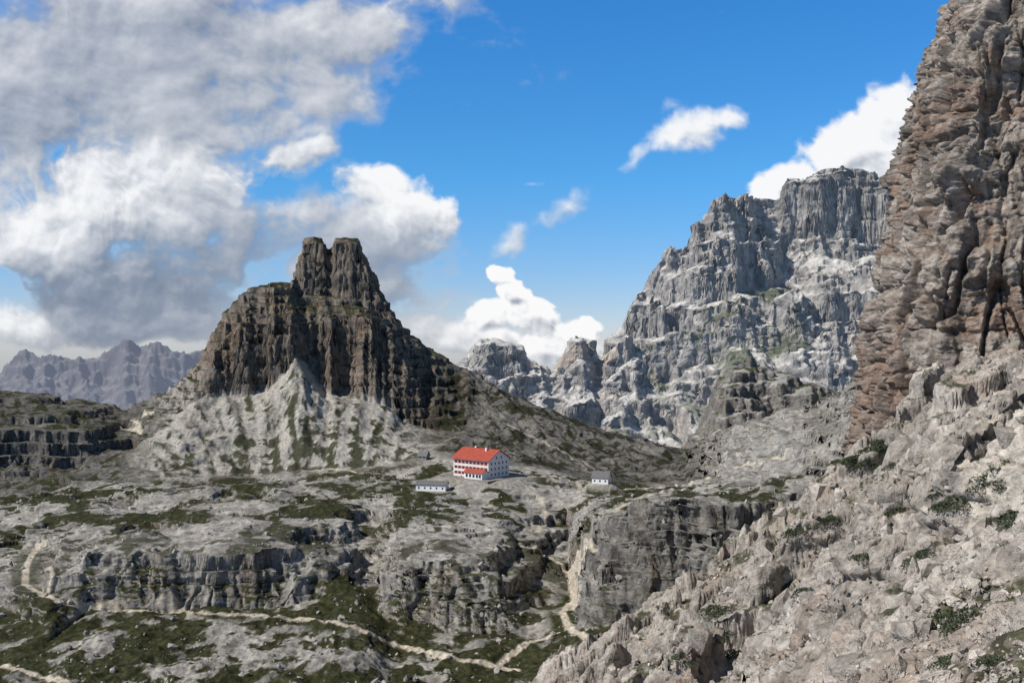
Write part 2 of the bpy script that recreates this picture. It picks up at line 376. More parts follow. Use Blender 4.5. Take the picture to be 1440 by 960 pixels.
# ================================================================ MASSIF
sky=[(560,540),(620,530),(640,518),(655,500),(668,480),(688,469),(705,471),(722,477),(742,492),(762,507),(776,524),(786,512),(796,488),(808,472),(820,469),(832,476),(842,492),(850,484),(862,464),(880,438),(892,415),(930,360),(955,335),(975,318),(993,296),(1012,281),(1040,276),(1065,281),(1098,284),(1104,262),(1118,248),(1160,240),(1200,237),(1250,240),(1285,244),(1340,252),(1440,290),(1700,420)]
spx=np.array([s[0] for s in sky],float);spy=np.array([s[1] for s in sky],float)
cm=[]
for px in sorted(set(list(spx)+[910,1080,1135,1180,1230])):
    sk_=float(np.interp(px,spx,spy))
    far=float(np.interp(px,[600,840,860,1000,1100,1700],[3000,3000,3050,3450,3600,3600]))
    ft=2350.0
    low=float(np.interp(px,[600,700,850,940,1100,1300],[600,610,625,640,600,560]))
    def fy(f): return ft+(far-ft)*f
    H=low-sk_
    if px<846:
        pr=[(0,0),(.30,.12),(.48,.25),(.58,.42),(.66,.50),(.74,.68),(.82,.75),(.90,.93),(1,1)]
    elif px<1000:
        pr=[(0,0),(.22,.13),(.32,.28),(.45,.36),(.54,.55),(.68,.63),(.75,.80),(.88,.86),(1,1)]
    elif px<1101:
        pr=[(0,0),(.20,.10),(.29,.23),(.46,.38),(.54,.54),(.70,.64),(.77,.80),(.90,.88),(1,1)]
    else:
        pr=[(0,0),(.20,.10),(.29,.23),(.44,.36),(.53,.50),(.72,.62),(.90,.745),(.93,.965),(1,1)]
    prof=[(1700,760)]+[(fy(a),low-H*b) for a,b in pr]+[S(6000,-400)]
    cm.append((px,prof))
L_big=Loft(cm,1.6)
def H_big(x,y):
    px=720+F*x/y
    n1=fb2(x/330,y/330,5,101);n2=fb2(x/90,y/90,3,105)
    g=rid2(px/60+y/900,y/700,4,109)
    yw=y+n1*135+n2*38+(g-.3)*90*(1-.75*sst(1090,1110,px)*sst(3400,3500,y))
    pw=px+n2*3+fb2(x/35,y/35,2,111)*2.5
    z,t=L_big(pw,yw)
    for h,k,s in ((95,0.9,3),(31,0.7,4)):
        zt=z-0.05*x+fb2(x/260,y/260,3,120+s)*36
        f=zt/h-np.floor(zt/h);z=z+h*(sst(.58,.98,f)-f)*k*sst(-.35,.3,fb2(x/230,y/230,2,130+s))
    z=z+fb2(x/120,y/120,6,140)*13*(1-.65*sst(7.5,9,t))+rid2(x/60,y/60,4,141)*6*(1-.7*sst(7.5,9,t))
    return z,t
X,Y=sheet(580,1500,950,2000,4600,1000,H_big,0.03)
Z,t=H_big(X,Y);N=normals(X,Y,Z);PX=720+F*X/Y
steep=1-sst(0.5,0.8,N[...,2])
zw=Z-.06*X+fb2(X/200,Y/200,3,150)*18;U=X+.5*Y
d=steep*(blocks(U+fb2(X/40,Z/40,2,151)*20,zw,26,50,3,.6,.3)*12+blocks(U+fb2(X/20,Z/20,2,152)*9,zw,9,20,4,.6,.3)*5)
d=d+steep*(-10*np.clip(1-np.abs(p3(X/60,Y/80,Z/220,5))*6,0,1))+fb3(X/25,Y/25,Z/20,3,6)*5*(.4+steep)
X=X+N[...,0]*d;Y=Y+N[...,1]*d;Z=Z+N[...,2]*d*.5
N2=normals(X,Y,Z)
n_a=fb2(X/200,Y/200,4,170);n_b=fb2(X/45,Y/45,4,171);n_c=fb2(X/14,Y/14,3,172);band=fb2(zw/9,U/400,3,173);vst=fb2(U/14,zw/120,3,174)
rock=C(.335,.315,.290)*(1+.22*band+.22*n_b+.22*n_a)[...,None]
rock=rock*(1-.30*steep*sst(0,.6,vst))[...,None]
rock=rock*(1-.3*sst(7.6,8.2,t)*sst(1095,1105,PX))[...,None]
rock=lay(rock,C(.40,.28,.20),steep*sst(.1,.6,n_a+.3*band)*(.15+.6*sst(900,830,PX)*sst(740,770,PX)))
lt=C(.56,.53,.48)*(1+.1*n_c)[...,None]
slope_s=sst(.45,.78,box1(box1(N2[...,2],5,0),5,1)+n_b*.14+n_a*.10)
col=lay(rock,lt,slope_s*.9)
Nb=box1(box1(N[...,2],7,0),7,1)
g=sst(.42,.60,Nb+.10*n_c)*sst(3.2,3.7,t)*(1-sst(5.6,6.1,t))*sst(900,930,PX)*(1-sst(1130,1180,PX))*sst(-.12,.12,n_a+.4*n_b)
g=np.maximum(g,sst(.5,.75,Nb)*(1-sst(2.6,3.4,t))*sst(-.05,.25,n_a+.4*n_b)*.8)
col=lay(col,C(.085,.095,.045)*(1+.3*n_c)[...,None],g*.9)
mesh_grid('mountain_massif',X,Y,Z,col,M_big)
print('big',time.time()-T0)
# ================================================================ INTERMEDIATE ROCKY HILL
sk2=[(880,690),(930,655),(985,600),(1000,560),(1015,525),(1040,505),(1055,500),(1085,512),(1130,533),(1180,548),(1230,545),(1400,540)]
ch=[(p,[(1000,720),(1080,q+(690-q)*.6),(1180,q+(690-q)*.3),(1220,q+(690-q)*.1),(1280,q),S(1700,-200)]) for p,q in sk2]
L_h=Loft(ch,3)
def H_h(x,y):
    px=720+F*x/y
    yw=y+fb2(x/60,y/60,4,201)*35+(rid2(px/26,y/600,3,205))*14
    z,t=L_h(px+fb2(x/20,y/20,3,206)*4,yw)
    for h,k in ((16,.8),(6,.6)):
        zt=z-.1*x+fb2(x/90,y/90,2,207)*8;f=zt/h-np.floor(zt/h);z=z+h*(sst(.5,.98,f)-f)*k
    return z+rid2(x/22,y/22,4,208)*3,t
X,Y=sheet(870,1400,460,980,1500,340,H_h,.05)
Z,t=H_h(X,Y);N=normals(X,Y,Z);steep=1-sst(.5,.8,N[...,2])
d=steep*(blocks(X+fb2(X/9,Z/9,2,211)*5,Z+.1*X,7,12,5)*4+blocks(X,Z,2.5,5,6)*2)
X=X+N[...,0]*d;Y=Y+N[...,1]*d
N2=normals(X,Y,Z);nb=fb2(X/20,Y/20,4,212);na=fb2(X/70,Y/70,3,213)
col=C(.19,.178,.16)*(1+.35*nb)[...,None]
col=lay(col,C(.37,.35,.32),sst(.55,.8,N2[...,2]+.2*nb)*sst(-.1,.4,na+.2))
col=lay(col,C(.06,.07,.03),sst(.6,.8,N2[...,2]+.1*nb)*sst(.1,.4,nb-na*.5))
mesh_grid('rocky_hill',X,Y,Z,col,M_hill)
# ================================================================ FAR RANGE
sk3=[(-600,540),(-200,520),(-60,505),(0,522),(14,506),(26,494),(36,488),(48,498),(62,492),(78,495),(100,500),(122,497),(150,493),(162,485),(172,477),(181,472),(188,479),(196,484),(214,480),(238,487),(262,490),(285,492),(330,505),(400,540),(560,590),(700,610),(1500,620)]
cf=[(p,[(5500,640),(6500,620),(8200,575 if p<350 else 620),(8700,q+(max(575,q)-q)*.55),(9200,q),S(11500,-900)]) for p,q in sk3]
L_f=Loft(cf,1.2)
def H_f(x,y):
    px=720+F*x/y
    yw=y+fb2(x/700,y/700,4,301)*300+rid2(px/40+y/3000,y/2500,3,305)*200
    z,t=L_f(px+fb2(x/120,y/120,3,306)*3.5,yw)
    for h in (110,45):
        zt=z+fb2(x/900,y/900,2,310)*60;f=zt/h-np.floor(zt/h);z=z+h*(sst(.5,.98,f)-f)*.5
    return z+(rid2(x/260,y/260,5,308)-.5)*60+fb2(x/60,y/60,3,309)*12,t
X,Y=sheet(-500,700,800,5400,10800,260,H_f,.03)
Z,t=H_f(X,Y);N=normals(X,Y,Z);nb=fb2(X/200,Y/200,4,312);vs=fb2(X/90,Z/200,3,313)
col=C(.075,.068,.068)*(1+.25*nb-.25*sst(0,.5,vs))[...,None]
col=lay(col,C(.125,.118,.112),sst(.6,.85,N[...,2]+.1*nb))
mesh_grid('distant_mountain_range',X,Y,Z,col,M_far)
# ================================================================ NEAR SLOPE
cn=[
(300,[S(4,-6),S(15,-45),S(40,-80),S(90,-105),S(170,-120),S(230,-125),S(420,-140)]),
(640,[S(4,-5),(15,1900),(40,1650),(90,1400),(180,1085),S(240,-115),S(420,-140)]),
(740,[S(4,-5),(15,1750),(40,1450),(100,1150),(195,962),S(245,-108),S(420,-140)]),
(860,[S(4,-4),(14,1500),(40,1250),(95,1020),(188,895),S(240,-100),S(420,-140)]),
(1000,[S(4,-4),(13,1400),(38,1080),(90,900),(172,806),S(225,-75),S(420,-140)]),
(1130,[S(4,-3.6),(13,1250),(36,960),(85,800),(158,702),S(210,-55),S(420,-120)]),
(1240,[S(4,-3.2),(12,1150),(34,870),(80,725),(148,622),S(200,-40),S(420,-110)]),
(1300,[S(4,-3.1),(12,1110),(33,835),(78,685),(138,520),S(195,-35),S(420,-105)]),
(1370,[S(4,-3.0),(12,1040),(32,780),(76,645),(134,520),S(190,-30),S(420,-100)]),
(1440,[S(4,-2.8),(12,1000),(30,740),(72,605),(128,500),S(190,-20),S(420,-90)]),
(1700,[S(4,-2.4),(12,900),(28,620),(60,500),(110,400),S(190,0),S(420,-60)]),
(2200,[S(4,-1.8),(12,700),(28,420),(60,250),(110,150),S(190,60),S(420,40)]),
]
L_n=Loft(cn,10)
def H_n(x,y):
    px=720+F*x/y
    z,t=L_n(px+fb2(x/12,y/12,3,401)*10,y+fb2(x/14,y/14,3,402)*5*np.clip(y/60,0,1))
    k=np.clip(y/45,.12,1)
    z=z+k*(rid2(x/17,y/17,4,410)*2.8-1.6+fb2(x/5,y/5,3,411)*.8)
    ca,sa=math.cos(.75),math.sin(.75)
    u=x*ca+y*sa;v=-x*sa+y*ca
    z=z+k*3.4*sst(.12,.32,p2(u/22,v/9,412)+.15*p2(x/3,y/3,413))
    for h,kk in ((2.6,.7),(.9,.5)):
        zt=z-.25*x+p2(x/11,y/11,420)*1.5;f=zt/h-np.floor(zt/h)
        z=z+h*(sst(.6,.97,f)-f)*kk*k*sst(-.15,.15,p2(x/9,y/9,421))
    z=z+(np.abs(p2(x/1.1,y/1.1,430))*.28+np.abs(p2(x/.45,y/.45,431))*.12)*np.clip(y/25,.2,1)
    return z,t
P_near=[(mkpath(H_n,p,20,170),w) for p,w in [
 ([(1330,640),(1360,650),(1400,662),(1445,672)],1.0),([(1385,600),(1410,585),(1445,578)],.6)]]
X,Y=sheet(420,1950,1300,7,300,1150,H_n,.10)
Z,t=H_n(X,Y);N=normals(X,Y,Z)
st=1-sst(.5,.8,N[...,2])
d=(blocks(X+.5*Y+fb2(X/2,Z/2,2,441)*1.0,Z-.25*X+p2(X/5,Y/5,440)*.6,1.3,2.2,7)*.8*st+blocks(X-.4*Y+fb2(X/2,Y/2,2,443)*.5,Z-.25*X+.6*Y,.6,1.0,8)*.2)*np.clip(Y/50,.15,1)
d=d+fb3(X/1.6,Y/1.6,Z/1.3,3,9)*.22*np.clip(Y/50,.15,1)
X=X+N[...,0]*d;Y=Y+N[...,1]*d;Z=Z+N[...,2]*d
N2=normals(X,Y,Z);PX=720+F*X/Y
na=fb2(X/14,Y/14,4,451);nb=fb2(X/3.2,Y/3.2,4,452);nc=fb2(X/.8,Y/.8,3,453)
col=C(.355,.315,.270)*(1+.28*nb+.2*nc)[...,None]
col=lay(col,C(.50,.455,.40),sst(.0,.4,na+nb*.3)*.6)
col=lay(col,C(.31,.225,.17),sst(.12,.6,fb2(X/8,Y/8,3,455))*.45)
col=lay(col,C(.15,.14,.125),st*sst(.05,.45,nb)*.6)
g=sst(.62,.85,N[...,2]+.1*nb)*sst(.18,.34,fb2(X/9,Y/9,4,456)+.35*nb+.12)
col=lay(col,C(.05,.053,.024)*(1+.4*nc)[...,None],g*.9)
for pts,w in P_near:
    if len(pts)>1: col=lay(col,C(.48,.43,.36),path_mask(X,Y,pts,w))
mesh_grid('rocky_slope',X,Y,Z,col,M_near)
print('near',time.time()-T0)
# ================================================================ CLIFF TOWER (right)
def tower():
    edge=[(-400,1500),(-200,1420),(-60,1350),(0,1336),(30,1334),(60,1322),(90,1308),(110,1300),(150,1292),(200,1291),(240,1283),(300,1283),(330,1275),(360,1256),(400,1250),(430,1241),(460,1233),(500,1237),(520,1236),(560,1238),(600,1229),(640,1228),(720,1225),(800,1220)]
    y0=142.
    ez=np.array([(480-p)/F*y0 for p,_ in edge])[::-1];ex=np.array([(q-720)/F*y0 for _,q in edge])[::-1]
    plan=np.array([(30,60),(10,40),(3,22),(0.6,8),(0,0),(2.5,-5),(8,-8.5),(16,-12),(24,-15),(36,-17),(60,-20),(100,-18)],float)
    seg=np.r_[0,np.cumsum(np.hypot(*np.diff(plan,axis=0).T))]
    wd=np.interp(np.linspace(0,seg[-1],2000),[0,seg[2],seg[3],seg[8],seg[9],seg[-1]],[.15,.3,1,1,.4,.08])
    cs=np.cumsum(wd);cs/=cs[-1];nu=int(660*Q);nv=int(1150*Q)
    su=np.interp(np.linspace(0,1,nu),cs,np.linspace(0,seg[-1],2000))
    pxo=np.interp(su,seg,plan[:,0]);pyo=np.interp(su,seg,plan[:,1])
    k=np.ones(15)/15
    pxo=np.convolve(np.pad(pxo,7,mode='edge'),k,'valid');pyo=np.convolve(np.pad(pyo,7,mode='edge'),k,'valid')
    zz=np.linspace(-34,72,nv)
    exz=np.interp(zz,ez,ex);exz=np.convolve(np.pad(exz,5,mode='edge'),np.ones(11)/11,'valid')
    lean=np.clip(zz+15,-20,100)*.10
    exz=exz*(y0+lean)/y0+2.5
    X=exz[:,None]+pxo[None,:];Y=(y0+pyo)[None,:]+lean[:,None];Z=zz[:,None]+0*X
    Uu=su[None,:]+0*X
    N=normals(X,Y,Z)
    if N[nv//2,nu//2,1]>0:N=-N
    w1=fb3(X/14,Y/14,Z/18,4,20);w2=fb3(X/4,Y/4,Z/3,4,24);w3=fb3(X/5,Y/5,Z/17,3,60)
    zw=Z+.08*X+p3(X/20,Y/20,Z/20,28)*2.5+w1*1.2
    d=w1*2.0+w2*0.6+w3*1.6
    rough=sst(-.35,.25,p3(X/10,Y/10,Z/7,70))
    d=d+blocks(Uu+w1*5,zw+.8*w2,6.5,8,11,.65,.3)*2.1+(blocks(Uu+w2*2,zw+.6*w2,2.3,2.9,12,.7,.2)*1.3+blocks(Uu+w2*1.0,zw+.35*w2,.85,1.4,13,.7,.22)*.6)*(.45+.7*rough)
    d=d-2.6*np.clip(1-np.abs(p3(X/7,Y/7,Z/40,30))*9,0,1)-1.3*np.clip(1-np.abs(p3(X/3,Y/3,Z/16,31))*8,0,1)
    d=d+fb3(X/.9,Y/.9,Z/.7,2,33)*.15
    X=X+N[...,0]*d;Y=Y+N[...,1]*d;Z=Z+N[...,2]*d
    na=fb3(X/9,Y/9,Z/9,3,40);nb=fb3(X/2.5,Y/2.5,Z/1.2,3,44);nc=fb3(X/.7,Y/.7,Z/.5,2,47);band=fb2(zw/1.1,Uu/30,3,48)
    col=C(.275,.232,.195)*(1+.3*nb+.3*nc+.2*band)[...,None]
    col=lay(col,C(.25,.155,.105),sst(.0,.5,na+.25*band)*.55)
    col=lay(col,C(.38,.345,.30),sst(.1,.5,nb-na*.6+.1)*.5)
    col=lay(col,C(.09,.075,.065),sst(.2,.55,fb2(Uu/2,zw/22,3,49))*.55)
    col=lay(col,C(.19,.128,.095),sst(8,-6,Z)*sst(1300,1250,720+F*X/Y)*.5)
    mesh_grid('cliff_tower',X,Y,Z,col,M_cliff)
tower()
print('tower',time.time()-T0)
# ================================================================ BOULDERS
def ico(sub):
    import bmesh
    bm=bmesh.new();bmesh.ops.create_icosphere(bm,subdivisions=sub,radius=1)
    v=np.array([p.co[:] for p in bm.verts]);f=np.array([[q.index for q in p.verts] for p in bm.faces]);bm.free();return v,f
def boulders(name,n,hf,pr,yr,sz,mat,cols,seed,sub=1,csc=8):
    r=np.random.default_rng(seed);bv,bf=ico(sub)
    var=[]
    for i in range(24):
        v=bv.copy()
        for k in range(8):
            nn=r.normal(size=3);nn/=np.linalg.norm(nn);dd=r.uniform(.4,.75)
            v=v-np.maximum(0,v@nn-dd)[:,None]*nn
        var.append(v*r.uniform(.6,1.3,3))
    var=np.array(var)
    px=r.uniform(pr[0],pr[1],n);y=np.exp(r.uniform(math.log(yr[0]),math.log(yr[1]),n));x=(px-720)/F*y
    keep=r.random(n)<sst(-.5,.4,fb2(x/csc,y/csc,2,601));x=x[keep];y=y[keep];z=hf(x,y)[0];n=len(x)
    s=np.minimum(sz[0]*(1-r.random(n))**(-1/2.0),sz[1])*np.clip(y/60,.25,1.3)
    v=var[r.integers(24,size=n)]*s[:,None,None]
    a=r.uniform(0,6.28,n);b=r.uniform(-.6,.6,n)
    ca,sa,cb,sb=np.cos(a)[:,None],np.sin(a)[:,None],np.cos(b)[:,None],np.sin(b)[:,None]
    y1=v[...,1]*cb-v[...,2]*sb;z1=v[...,1]*sb+v[...,2]*cb;x1=v[...,0]
    vx=x1*ca-y1*sa+x[:,None];vy=x1*sa+y1*ca+y[:,None];vz=z1+(z+s*.12)[:,None]
    VV=np.stack([vx,vy,vz],-1).reshape(-1,3)
    FF=(bf[None]+np.arange(n)[:,None,None]*len(bv)).reshape(-1,3)
    CC=np.repeat(cols[None]*r.uniform(.7,1.25,n)[:,None],len(bv),0)
    mesh_arr(name,VV,FF,CC,mat,False)
boulders('scattered_boulders',26000,H_n,(740,1650),(14,178),(.12,1.3),M_near,C(.41,.365,.315),5)
boulders('valley_boulders',2600,H_mid,(0,1150),(300,620),(.3,1.4),M_mid,C(.34,.315,.28),6,csc=25)
# ================================================================ SHRUBS
M_leaf=flat_mat('dwarf_pine_needles',(.04,.052,.02),.7,.5,2.0)
def shrubs(name,spots,seed):
    r=np.random.default_rng(seed);V=[];Fq=[];o=0
    for (x,y,z,R) in spots:
        n=int(420)
        ph=r.uniform(0,6.28,n);rr=np.sqrt(r.random(n))*R*(1+.3*np.sin(3*ph+r.uniform(0,6)));hh=r.random(n)**.6*R*.45*np.sqrt(np.clip(1-(rr/R/1.3)**2,0.05,1))
        c=np.stack([x+rr*np.cos(ph),y+rr*np.sin(ph),z+hh+.05+rr*np.cos(ph)*.4],-1)
        s=R*.09*r.uniform(.5,1.3,n)
        a=r.normal(size=(n,3));a/=np.linalg.norm(a,axis=1,keepdims=True);b=np.cross(a,r.normal(size=(n,3)));b/=np.linalg.norm(b,axis=1,keepdims=True)
        q=np.stack([c-a*s[:,None]-b*s[:,None]*.4,c+a*s[:,None]-b*s[:,None]*.4,c+a*s[:,None]+b*s[:,None]*.4,c-a*s[:,None]+b*s[:,None]*.4],1).reshape(-1,3)
        V.append(q);Fq.append(np.arange(len(q)).reshape(-1,4)+o);o+=len(q)
    mesh_arr(name,np.vstack(V),np.vstack(Fq),None,M_leaf,False)
sp=[]
r=np.random.default_rng(3)
for (px,py,sp_,n) in [(1205,655,26,12),(1240,632,16,7),(1395,690,20,9),(1330,885,22,3),(1330,720,24,5),(1180,790,20,2),(1110,770,14,2),(1090,840,30,3),(1280,800,20,2),(1420,740,16,3),(1350,950,26,2),(1020,925,25,3),(1260,720,25,4),(1000,860,15,2),(1150,740,20,2),(960,930,20,2)]:
    for i in range(n):
        q=raycast(H_n,px+r.normal()*sp_*.6,py+r.normal()*sp_*.3,12,190,700)
        if q is not None: sp.append((*q,r.uniform(.45,1.0)*min(1.2,.2+q[1]/105)))
if sp: shrubs('dwarf_pine_shrubs',sp,4)
# ================================================================ BUILDINGS
M_white=flat_mat('white_render',(.78,.76,.73),.85,.06,.4)
M_pink=flat_mat('pale_lime_render',(.70,.64,.60),.85,.08,.4)
M_red=flat_mat('red_metal_roof',(.36,.065,.035),.55,.2,.6)
M_grey=flat_mat('grey_shingle_roof',(.13,.125,.12),.8,.2,1)
M_dark=flat_mat('dark_timber',(.05,.04,.035),.8,.2,2)
M_glass=flat_mat('window_glass',(.03,.035,.045),.25,.1,1)
M_shut=flat_mat('red_shutter',(.35,.05,.03),.7,.1,1)
M_stone=flat_mat('dry_stone',(.22,.20,.18),.95,.4,1.2)
M_wood=flat_mat('weathered_wood',(.16,.10,.06),.85,.3,3)
def mobj(name,v,f,mat,par):
    me=bpy.data.meshes.new(name);me.from_pydata(v,[],f);me.update();me.materials.append(mat)
    ob=bpy.data.objects.new(name,me);bpy.context.scene.collection.objects.link(ob);ob.parent=par;return ob
def boxes(name,bl,mat,par):
    v=[];f=[]
    for (x0,x1,y0,y1,z0,z1) in bl:
        o=len(v);v+=[(x0,y0,z0),(x1,y0,z0),(x1,y1,z0),(x0,y1,z0),(x0,y0,z1),(x1,y0,z1),(x1,y1,z1),(x0,y1,z1)]
        f+=[tuple(o+i for i in q) for q in ((0,3,2,1),(4,5,6,7),(0,1,5,4),(1,2,6,5),(2,3,7,6),(3,0,4,7))]
    return mobj(name,v,f,mat,par)
def gabled(name,x0,x1,y0,y1,z0,ze,zr,mat,par):
    ym=(y0+y1)/2
    v=[(x0,y0,z0),(x1,y0,z0),(x1,y1,z0),(x0,y1,z0),(x0,y0,ze),(x1,y0,ze),(x1,y1,ze),(x0,y1,ze),(x0,ym,zr),(x1,ym,zr)]
    f=[(0,1,5,4),(1,2,6,9,5),(2,3,7,6),(3,0,4,8,7),(4,5,9,8),(7,8,9,6),(0,3,2,1)]
    return mobj(name,v,f,mat,par)
def roof(name,x0,x1,y0,y1,ze,zr,o,th,mat,par):
    ym=(y0+y1)/2;sl=(zr-ze)/(ym-y0);X0,X1=x0-o,x1+o;Y0,Y1=y0-o,y1+o;e=ze-sl*o+.05
    v=[];
    for dz in (0,th):
        v+=[(X0,Y0,e+dz),(X1,Y0,e+dz),(X0,ym,zr+.05+dz),(X1,ym,zr+.05+dz),(X0,Y1,e+dz),(X1,Y1,e+dz)]
    f=[(0,2,3,1),(2,4,5,3),(6,7,9,8),(8,9,11,10),(0,1,7,6),(4,10,11,5),(0,6,8,2),(2,8,10,4),(1,3,9,7),(3,5,11,9)]
    return mobj(name,v,f,mat,par)
def empty(name,loc,rz):
    e=bpy.data.objects.new(name,None);bpy.context.scene.collection.objects.link(e);e.location=loc;e.rotation_euler=(0,0,rz);return e
e=empty('mountain_hut',(HX-.5,HY,HZ-.2),math.radians(-38))
x0,x1,y0,y1=-13.6,13.6,-9.8,9.8
gabled('walls',x0,x1,y0,y1,-1,10.9,16.2,M_white,e)
boxes('facade_render',[(x0+.2,x1-.2,y0-.04,y0+.1,.8,10.4)],M_pink,e)
roof('roof',x0,x1,y0,y1,10.9,16.2,1.1,.35,M_red,e)
xs=[-11.6,-8.7,-5.8,-2.9,0,2.9,5.8,8.7,11.6];zs=[1.6,4.8,8.0]
boxes('facade_windows',[(x-.6,x+.6,y0-.1,y0,z,z+1.6) for x in xs for z in zs],M_glass,e)
boxes('facade_shutters',[(x+s*.95-.3,x+s*.95+.3,y0-.14,y0,z,z+1.6) for x in xs for z in zs for s in(-1,1)],M_shut,e)
ys=[-7,-3.6,0,3.6,7]
gw=[(z,y) for z in (1.6,4.8,8.0) for y in ys]+[(11.2,-2.2),(11.2,2.2)]
boxes('gable_windows',[(x1,x1+.08,y-.5,y+.5,z,z+1.4) for z,y in gw],M_glass,e)
boxes('chimneys',[(-6,-5,1,2.2,13.5,17.4),(5,6,-2.4,-1.2,13.5,17.4)],M_white,e)
gabled('porch_walls',0,13.6,-15.8,-10,-1,4.0,5.6,M_white,e)
roof('porch_roof',0,13.6,-15.8,-10,4.0,5.6,.6,.25,M_red,e)
boxes('porch_windows',[(x-.8,x+.8,-15.9,-15.8,1.2,3) for x in (2,4.6,7.2,9.8,12)],M_glass,e)
boxes('terrace_wall',[(-17,21,-19.5,-18.5,-6,.4),(20,21,-18.5,8,-6,.4),(-17,-16,-18.5,6,-6,.4)],M_stone,e)
boxes('terrace_floor',[(-16,20,-18.5,10,-6,-.3)],M_stone,e)
boxes('railing',[(-17,21,-19.05,-18.95,1.2,1.28)]+[(x,x+.1,-19.05,-18.95,.4,1.2) for x in range(-17,21,2)],M_wood,e)
def small(name,px,py,y,rz,w,d,ze,zr,wall,rf):
    e=empty(name,((px-720)/F*y,y,(480-py)/F*y-.2),math.radians(rz))
    gabled('walls',-w/2,w/2,-d/2,d/2,-1.5,ze,zr,wall,e);roof('roof',-w/2,w/2,-d/2,d/2,ze,zr,.5,.2,rf,e)
    n=int(w//3)
    boxes('windows',[(-w/2+(i+.5)*w/n-.45,-w/2+(i+.5)*w/n+.45,-d/2-.06,-d/2,ze*.42,ze*.42+1.1) for i in range(n)],M_glass,e)
    boxes('door',[(w/2,w/2+.06,-.5,.5,0,2)],M_dark,e)
    boxes('chimney',[(-w/4,-w/4+.6,.3,.9,ze,zr+.9)],M_stone,e)
    return e
small('stone_annex',608,690,570,-12,17.5,7,4.3,6.0,M_white,M_grey)
small('small_hut',846,680,575,-20,9.5,7.5,4.3,7.4,M_white,M_grey)
q=raycast(H_mid,596,646,560,900)
if q: 
    e=small('stone_chapel',596,646,q[1],-25,6.5,5,3.0,6.0,M_stone,M_grey);e.location.z=q[2]-.2
# ================================================================ BASE GROUND TO HORIZON
gx=np.linspace(-22000,22000,120);gy=np.linspace(-3000,27000,120)
X,Y=np.meshgrid(gx,gy);Z=-420+fb2(X/2500,Y/2500,3,700)*60-(X*X+Y*Y)/4.5e5
mesh_grid('ground',X,Y,Z,C(.10,.11,.09)*np.ones(X.shape+(1,)),M_far)
# ================================================================ CLOUDS (backdrop shell 30 km away)
# px,py,rx,ry,rot,strength,crisp,bright
BL=[(150,60,560,190,6,1.12,.15,.56),(330,40,360,130,0,1.05,.2,.66),(40,170,330,170,0,1.05,.2,.60),(140,275,220,115,0,1.2,.5,1.03),(60,320,170,80,0,1.05,.4,.9),(375,225,130,75,0,1.05,.4,.9),(260,265,170,95,0,1.12,.4,.95),
 (170,405,200,110,0,1.15,.25,.22),(320,340,170,100,0,1.0,.15,.46),(440,215,70,45,-20,.9,.3,.8),(300,160,230,110,0,1.08,.1,.70),(420,120,150,90,0,.95,.1,.68),
 (545,285,100,62,-10,1.05,.5,.95),(612,300,52,44,0,.95,.5,.9),(500,345,190,80,0,.95,.1,.52),(560,395,120,70,0,.9,.1,.46),(20,468,160,50,0,.95,.25,.75),(230,462,150,50,0,.98,.12,.55),
 (708,395,26,24,0,1.15,1,1.1),(726,418,34,30,0,1.15,1,1.08),(690,452,52,28,0,1.1,.9,1.0),(745,448,60,36,0,1.2,1,1.1),(805,464,64,32,0,1.1,.9,1.02),(735,490,150,42,0,1.15,.6,1.0),(610,475,110,50,0,.95,.2,.75),(620,430,80,60,0,.75,.1,.6),
 (965,188,100,38,14,.86,.25,.88),(1030,168,45,26,0,.8,.3,.9),(890,222,40,22,35,.7,.1,.75),(940,160,50,20,20,.55,.1,.8),
 (1200,205,120,50,28,1.15,.5,1.0),(1260,160,76,52,40,1.1,.5,1.02),(1105,258,76,38,28,1.12,.6,1.0),(1300,250,200,60,0,1.1,.4,.95),
 (735,257,40,12,0,.68,.1,.8),(775,298,70,28,22,.68,.1,.62),(718,335,50,30,45,.66,.1,.6),(895,315,34,13,0,.55,.1,.6),(510,40,100,70,25,.85,.2,.66),(560,10,80,40,0,.6,.1,.6),(1030,18,80,16,10,.48,.1,.7),(95,345,190,75,0,1.05,.3,.5),(640,60,80,14,30,.48,.05,.6),
 (-300,200,300,200,0,1,.2,.6),(1750,300,300,120,0,1,.3,.8)]
